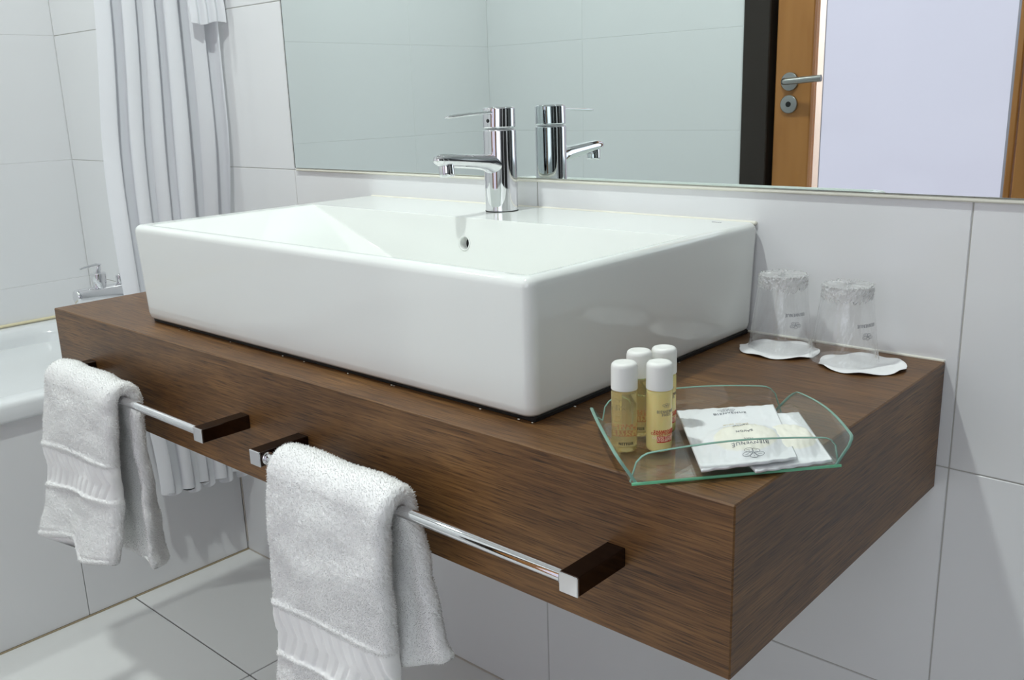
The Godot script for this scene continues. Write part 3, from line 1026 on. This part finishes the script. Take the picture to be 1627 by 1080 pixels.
func make_packet(c: Array, lift: float, discs: Array, printed: bool, label: String) -> void:
	# paper pillow pack; c are the corners P00, P10, P11, P01 on the tray
	var mid: Vector3 = (c[0] + c[1] + c[2] + c[3]) / 4.0
	var t := thing("soap_packet", label, "soap", Vector3(mid.x, TOP + 0.0044 + lift, mid.z), 0.0, "wrapped soaps on the glass tray")
	var at := func(u: float, v: float) -> Vector3:
		var p: Vector3 = c[0].lerp(c[1], u).lerp(c[3].lerp(c[2], u), v)
		return p - mid
	var n := 70
	var verts := PackedVector3Array()
	var cols := PackedColorArray()
	var idx := PackedInt32Array()
	for side in 2:
		for j in n + 1:
			for i in n + 1:
				var u := float(i) / n
				var v := float(j) / n
				var p: Vector3 = at.call(u, v)
				var wob := 0.0005 * sin(u * 31.0) * (1.0 if j == 0 or j == n else 0.0)
				p += Vector3(wob, 0, wob)
				var soap := 0.0
				for d in discs:
					var l: float = Vector2((u - d[0]) * d[3], (v - d[1]) * d[4]).length() / d[2]
					soap = maxf(soap, smoothstep(1.03, 0.95, l))
				p.y = packet_height(u, v, discs) if side == 0 else 0.0002
				verts.append(p)
				cols.append(Color(0.90, 0.91, 0.92).lerp(Color(0.94, 0.92, 0.80), soap).clamp())
	var row := n + 1
	var off := row * row
	for j in n:
		for i in n:
			var s := j * row + i
			idx.append_array([s, s + row, s + 1, s + 1, s + row, s + row + 1])
			idx.append_array([off + s, off + s + 1, off + s + row, off + s + 1, off + s + row + 1, off + s + row])
	for k in n:
		for pair in [[k, k + 1], [n * row + k + 1, n * row + k], [(k + 1) * row, k * row], [k * row + n, (k + 1) * row + n]]:
			idx.append_array([pair[0], pair[1], off + pair[0], pair[1], off + pair[1], off + pair[0]])
	part("wrapper", tri_mesh(verts, idx, PackedVector2Array(), cols), M.packet_paper, t)
	if not printed:
		return
	# the print runs over the paper's bumps; it faces away from the viewer
	var wide: float = (c[1] - c[0]).length()
	var deep: float = (c[3] - c[0]).length()
	var on_paper := func(cu: float, cv: float, flip: float) -> Callable:
		return func(p: Vector3) -> Vector3:
			var u := clampf(cu + flip * p.x / wide, 0.0, 1.0)
			var v := clampf(cv - flip * p.y / deep, 0.0, 1.0)
			var w: Vector3 = at.call(u, v)
			w.y = packet_height(u, v, discs) + 0.00025 + p.z
			return w
	part("print", mapped(lettering("BIENVENUE", 0.0052), on_paper.call(0.56, 0.80, -1.0)), M.grey_print, t)
	part("print", mapped(lettering("PARIS", 0.0026), on_paper.call(0.56, 0.73, -1.0)), M.grey_print, t)
	part("emblem", mapped(strokes(flower(0.0088), 0.00035), on_paper.call(0.56, 0.905, -1.0)), M.grey_print, t)
	part("print", mapped(lettering("SAVON", 0.0040), on_paper.call(0.55, 0.60, -1.0)), M.grey_print, t)
	part("print", mapped(lettering("GENTLE", 0.0034), on_paper.call(0.54, 0.485, -1.0)), M.grey_print, t)
	part("print", mapped(lettering("SOAP", 0.0034), on_paper.call(0.54, 0.435, -1.0)), M.grey_print, t)
	var bw := 0.0150
	var bh := 0.0062
	part("print_box", mapped(strokes([[Vector2(-bw, -bh), Vector2(-bw / 2, -bh), Vector2(0, -bh), Vector2(bw / 2, -bh), Vector2(bw, -bh), Vector2(bw, bh), Vector2(bw / 2, bh), Vector2(0, bh), Vector2(-bw / 2, bh), Vector2(-bw, bh), Vector2(-bw, -bh)]], 0.0004), on_paper.call(0.54, 0.46, -1.0)), M.gold_print, t)
	part("print", mapped(lettering("SAVON DOUX", 0.0030), on_paper.call(0.53, 0.34, -1.0)), M.gold_print, t)
	part("print", mapped(lettering("BIENVENUE", 0.0046), on_paper.call(0.52, 0.12, 1.0)), M.grey_print, t)
	part("emblem", mapped(strokes(flower(0.0070), 0.00035), on_paper.call(0.50, 0.055, 1.0)), M.grey_print, t)

func make_tumbler(at: Vector2, r0: float, r1: float, high: float, face: float, seed_value: int, label: String) -> void:
	var t := thing("wrapped_tumbler", label, "cup", Vector3(at.x, TOP + 0.0022, at.y), 0.0, "upturned tumblers at the counter's back")
	# the cup stands on its mouth
	var wall := []
	for p in [[r0, 0.0], [r0 + 0.0008, 0.001], [r0 - 0.0003, 0.0025], [lerpf(r0, r1, 0.5), high * 0.5], [r1 + 0.0005, high - 0.006], [r1 - 0.001, high - 0.003], [r1 - 0.004, high - 0.0028], [0.0005, high - 0.0085]]:
		wall.append(Vector2(p[0], p[1]))
	part("cup", lathe(wall, 56), M.tumbler_plastic, t)
	# the film clings round it, creased along its length and bunched on the top
	var nz := FastNoiseLite.new()
	nz.seed = seed_value
	nz.frequency = 1.0
	nz.fractal_octaves = 3
	var rows := []
	var seg := 150
	var prof := []
	for k in 46:
		var f := k / 45.0
		prof.append(Vector2(lerpf(r0 + 0.0016, r1 + 0.0016, f), 0.0006 + f * (high - 0.003)))
	for k in range(1, 13):
		prof.append(Vector2((r1 + 0.0016) * (1.0 - k / 13.0) + 0.0002, high - 0.0024 + 0.0012 * sin(k * 0.9)))
	for k in prof.size():
		var row := PackedVector3Array()
		var f: float = prof[k].y / high
		for j in seg:
			var a := TAU * j / seg
			var crease := absf(nz.get_noise_3d(cos(a) * 7.0, sin(a) * 7.0, f * 2.2)) * 0.0030 + 0.0011 * nz.get_noise_3d(cos(a) * 16.0, sin(a) * 16.0, f * 9.0)
			var bunch := smoothstep(0.72, 0.95, f) * 0.0034 * nz.get_noise_3d(cos(a) * 9.0 + 20.0, sin(a) * 9.0, f * 26.0 + k * 0.35)
			var base := smoothstep(0.14, 0.0, f) * 0.0022 * nz.get_noise_3d(cos(a) * 12.0, sin(a) * 12.0 + 40.0, f * 30.0)
			var r: float = prof[k].x + (crease * 0.55 + bunch + base) * clampf(prof[k].x / 0.02, 0.0, 1.0)
			var y: float = prof[k].y + (bunch * 0.9 if k > 40 else 0.0)
			row.append(Vector3(cos(a) * r, maxf(y, 0.0002), sin(a) * r))
		rows.append(row)
	part("film_wrap", loft(rows, true, false), M.wrap_film, t)
	# where the film is gathered it turns whitish
	rows = []
	for k in 22:
		var f := k / 21.0
		var row := PackedVector3Array()
		for j in seg:
			var a := TAU * j / seg
			var n1 := nz.get_noise_3d(cos(a) * 5.0 + 9.0, sin(a) * 5.0, f * 5.0)
			var n2 := nz.get_noise_3d(cos(a) * 14.0, sin(a) * 14.0 + 5.0, f * 9.0)
			var over := clampf((f - 0.62) / 0.38, 0.0, 1.0)
			var r := (r1 + 0.0022) * sqrt(1.0 - over * over * 0.995) + (n1 * 0.0030 + n2 * 0.0026) * (1.0 - over)
			row.append(Vector3(cos(a) * r, high - 0.013 + 0.0145 * minf(f / 0.62, 1.0) + n2 * 0.0034 + n1 * 0.0075 * (1.0 - minf(f / 0.62, 1.0)), sin(a) * r))
		rows.append(row)
	part("gathered_film", loft(rows, true, false), M.gathered_film, t)
	# print on the film, read with the cup the right way up
	var bend := func(h: float) -> Callable:
		return func(p: Vector3) -> Vector3:
			var f := (h - p.y) / high
			var r := lerpf(r0, r1, f) + 0.0030
			var a := face - p.x / r
			return Vector3(sin(a) * (r + p.z), h - p.y, cos(a) * (r + p.z))
	part("print", mapped(lettering("BIENVENUE", 0.0036), bend.call(0.046)), M.grey_print, t)
	part("emblem", mapped(strokes(flower(0.0056), 0.00035), bend.call(0.034)), M.grey_print, t)

func make_coaster(c: Vector2, r: Vector2, turn: float, seed_value: int, label: String) -> void:
	var t := thing("paper_coaster", label, "coaster", Vector3(c.x, TOP, c.y), turn, "paper coasters under the tumblers")
	var rows := []
	for k in 14:
		var f := k / 13.0
		for side in [0]:
			var row := PackedVector3Array()
			for j in 96:
				var a := TAU * j / 96
				var scallop := 1.0 + 0.030 * absf(sin(a * 6.0 + seed_value)) * smoothstep(0.6, 1.0, f)
				var lift := 0.0006 + smoothstep(0.7, 1.0, f) * (0.0016 + 0.0014 * sin(a * 6.0 + seed_value * 2.0))
				row.append(Vector3(cos(a) * r.x * f * scallop, lift + 0.0004, sin(a) * r.y * f * scallop))
			rows.append(row)
	var low := []
	for k in range(rows.size() - 1, -1, -1):
		var row := PackedVector3Array()
		for p in rows[k]:
			row.append(p - Vector3(0, 0.0004, 0))
		low.append(row)
	rows.append_array(low)
	part("paper", loft(rows, true, false), M.paper, t)

# ------------------------------------------------------------------ lamps
func make_lamp(at: Vector3, energy: float, size: float, label: String) -> void:
	var t := thing("ceiling_downlight", label, "lamp", at, 0.0, "recessed ceiling downlights")
	part("bezel", lathe([Vector2(0.038, 0.0), Vector2(0.038, -0.004), Vector2(0.050, -0.006), Vector2(0.056, -0.003), Vector2(0.056, 0.0), Vector2(0.038, 0.0)], 40), M.satin_metal, t)
	part("lens", lathe([Vector2(0.0005, -0.001), Vector2(0.038, -0.001), Vector2(0.038, -0.003), Vector2(0.0005, -0.003)], 40), M.lamp_lens, t)
	var l := SpotLight3D.new()
	l.name = "light"
	l.light_color = Color(0.965, 1.0, 0.985)
	l.light_energy = energy
	l.light_size = size
	l.spot_angle = 82.0
	l.spot_angle_attenuation = 0.5
	l.spot_range = 8.0
	l.spot_attenuation = 2.0
	l.shadow_enabled = true
	t.add_child(l)
	l.position = Vector3(0, -0.02, 0)
	l.rotation = Vector3(-PI / 2, 0, 0)

func pane_light(called: String, size: Vector2, at: Vector3, color: Color, energy: float) -> void:
	# daylight of the door panel; the window behind the camera is added fill
	var l := AreaLight3D.new()
	l.name = called
	l.area_size = size
	l.light_color = color
	l.light_energy = energy
	l.area_range = 8.0
	l.shadow_enabled = true
	add_child(l)
	l.position = at

func make_added_window() -> void:
	# frosted window behind the camera, unseen and added for soft front fill
	var w := structure_node("added_window_1")
	var c := Vector3(0.98, 1.35, ZF - 0.006)
	part("pane", block(Vector3(0.80, 1.10, 0.008), 0.001), M.fill_glow_glass, w, c)
	for x in [-0.425, 0.425]:
		part("frame", block(Vector3(0.05, 1.20, 0.03), 0.004), M.acrylic, w, c + Vector3(x, 0, 0))
	for y in [-0.575, 0.575]:
		part("frame", block(Vector3(0.90, 0.05, 0.03), 0.004), M.acrylic, w, c + Vector3(0, y, 0))

# ------------------------------------------------------------------ scene
func _ready() -> void:
	var cam := Camera3D.new()
	cam.name = "camera"
	add_child(cam)
	cam.position = Vector3(0.9092, TOP + 0.2993, 1.0555)
	cam.rotation_order = EULER_ORDER_YXZ
	cam.rotation = Vector3(-0.2556, 0.7359, -0.0320)
	cam.fov = rad_to_deg(2.0 * atan(540.0 / 1475.35))
	cam.near = 0.02
	cam.far = 30.0
	cam.current = true
	var we := WorldEnvironment.new()
	we.name = "environment"
	var env := Environment.new()
	env.background_mode = Environment.BG_COLOR
	env.background_color = Color(0.0, 0.0, 0.0)
	env.tonemap_mode = Environment.TONE_MAPPER_LINEAR
	env.tonemap_exposure = 0.89
	env.sdfgi_enabled = true
	env.ssao_enabled = true
	env.ssil_enabled = true
	we.environment = env
	add_child(we)
	noise.seed = 7
	noise.frequency = 0.02
	noise.fractal_octaves = 2
	fine.seed = 21
	fine.frequency = 1.0
	fine.fractal_octaves = 2
	make_materials()
	make_lamp(Vector3(0.0, CEIL, 0.72), 1.6, 0.04, "recessed ceiling downlight over the basin")
	make_lamp(Vector3(-1.15, CEIL, 0.85), 0.65, 0.05, "added fill downlight over the bathtub")  # unseen lamp, added to brighten the room

	make_lamp(Vector3(-0.55, CEIL, ZF + 0.60), 3.2, 0.05, "recessed ceiling downlight in the hall behind the door")
	pane_light("daylight_through_door_panel", Vector2(0.49, 1.78), Vector3(-0.0095, 1.02, ZF + 0.010), Color(0.94, 0.92, 1.0), 0.17)
	pane_light("added_fill_light", Vector2(0.78, 1.08), Vector3(0.98, 1.35, ZF - 0.012), Color(0.97, 0.97, 1.0), 0.34)  # added front fill at the unseen window

	make_room()
	make_trims()
	make_doors()
	make_added_window()
	make_bath()
	make_counter()
	make_mirror()
	make_basin()
	make_faucet()
	make_curtain()
	make_rail(-0.4824, -0.0526, "square chrome towel rail nearer the bathtub, holding the smaller-looking towel")
	make_rail(0.0474, 0.5036, "square chrome towel rail nearer the soap tray, in front of the basin")
	make_towel({label = "white terry towel hanging on the rail nearer the bathtub", x0 = -0.458, x1 = -0.262, thick = 0.020, front = 0.242, rear = 0.240, flare = 0.030,
		front_l = -0.022, front_r = -0.012, rear_l = 0.01, rear_r = 0.004, turn_back = 0.008, phase = 0.15, border = [0.082, 0.150], hem_drop = 0.034, hem_rise = 0.050, rear_drop = 0.04})
	make_towel({label = "white terry towel hanging on the rail nearer the soap tray", x0 = 0.100, x1 = 0.286, thick = 0.020, front = 0.305, rear = 0.178, flare = 0.018,
		front_l = -0.004, front_r = -0.014, rear_l = 0.01, rear_r = 0.030, turn_back = 0.016, phase = 0.42, border = [0.095, 0.160], hem_drop = 0.0, hem_rise = 0.0, rear_drop = -0.01})
	make_coaster(Vector2(0.4345, 0.0625), Vector2(0.045, 0.040), 0.3, 1, "white scalloped paper coaster under the tumbler next to the basin")
	make_coaster(Vector2(0.535, 0.066), Vector2(0.045, 0.041), 0.5, 2, "white scalloped paper coaster half out from under the tumbler nearer the counter end")
	make_tumbler(Vector2(0.431, 0.053), 0.0345, 0.0245, 0.086, 0.95, 3, "film-wrapped upturned clear tumbler right beside the basin")
	make_tumbler(Vector2(0.5119, 0.0625), 0.0352, 0.0242, 0.084, 1.15, 9, "film-wrapped upturned clear tumbler nearer the counter end")
	make_tray()
	make_bottle(Vector2(0.4765, 0.4384), false, 3.9, "small bottle of clear yellow gel, foremost on the left of the tray")
	make_bottle(Vector2(0.4995, 0.4200), true, 1.15, "small bottle of creamy yellow shampoo with red label facing the viewer")
	make_bottle(Vector2(0.4655, 0.4000), false, 3.6, "small bottle of clear yellow gel standing in the back row")
	make_bottle(Vector2(0.4776, 0.3790), true, 1.2, "small bottle of creamy yellow shampoo standing in the back row")
	make_packet([Vector3(0.492, 0, 0.336), Vector3(0.556, 0, 0.270), Vector3(0.628, 0, 0.362), Vector3(0.590, 0, 0.420)], 0.0, [[0.70, 0.58, 0.024, 0.088, 0.10]], false, "plain white soap packet lying partly under the printed one")
	make_packet([Vector3(0.4700, 0, 0.3440), Vector3(0.5330, 0, 0.2760), Vector3(0.6080, 0, 0.3840), Vector3(0.5610, 0, 0.4540)], 0.0045, [[0.55, 0.66, 0.029, 0.088, 0.128]], true, "white paper soap packet with round soap and printed flower emblem")
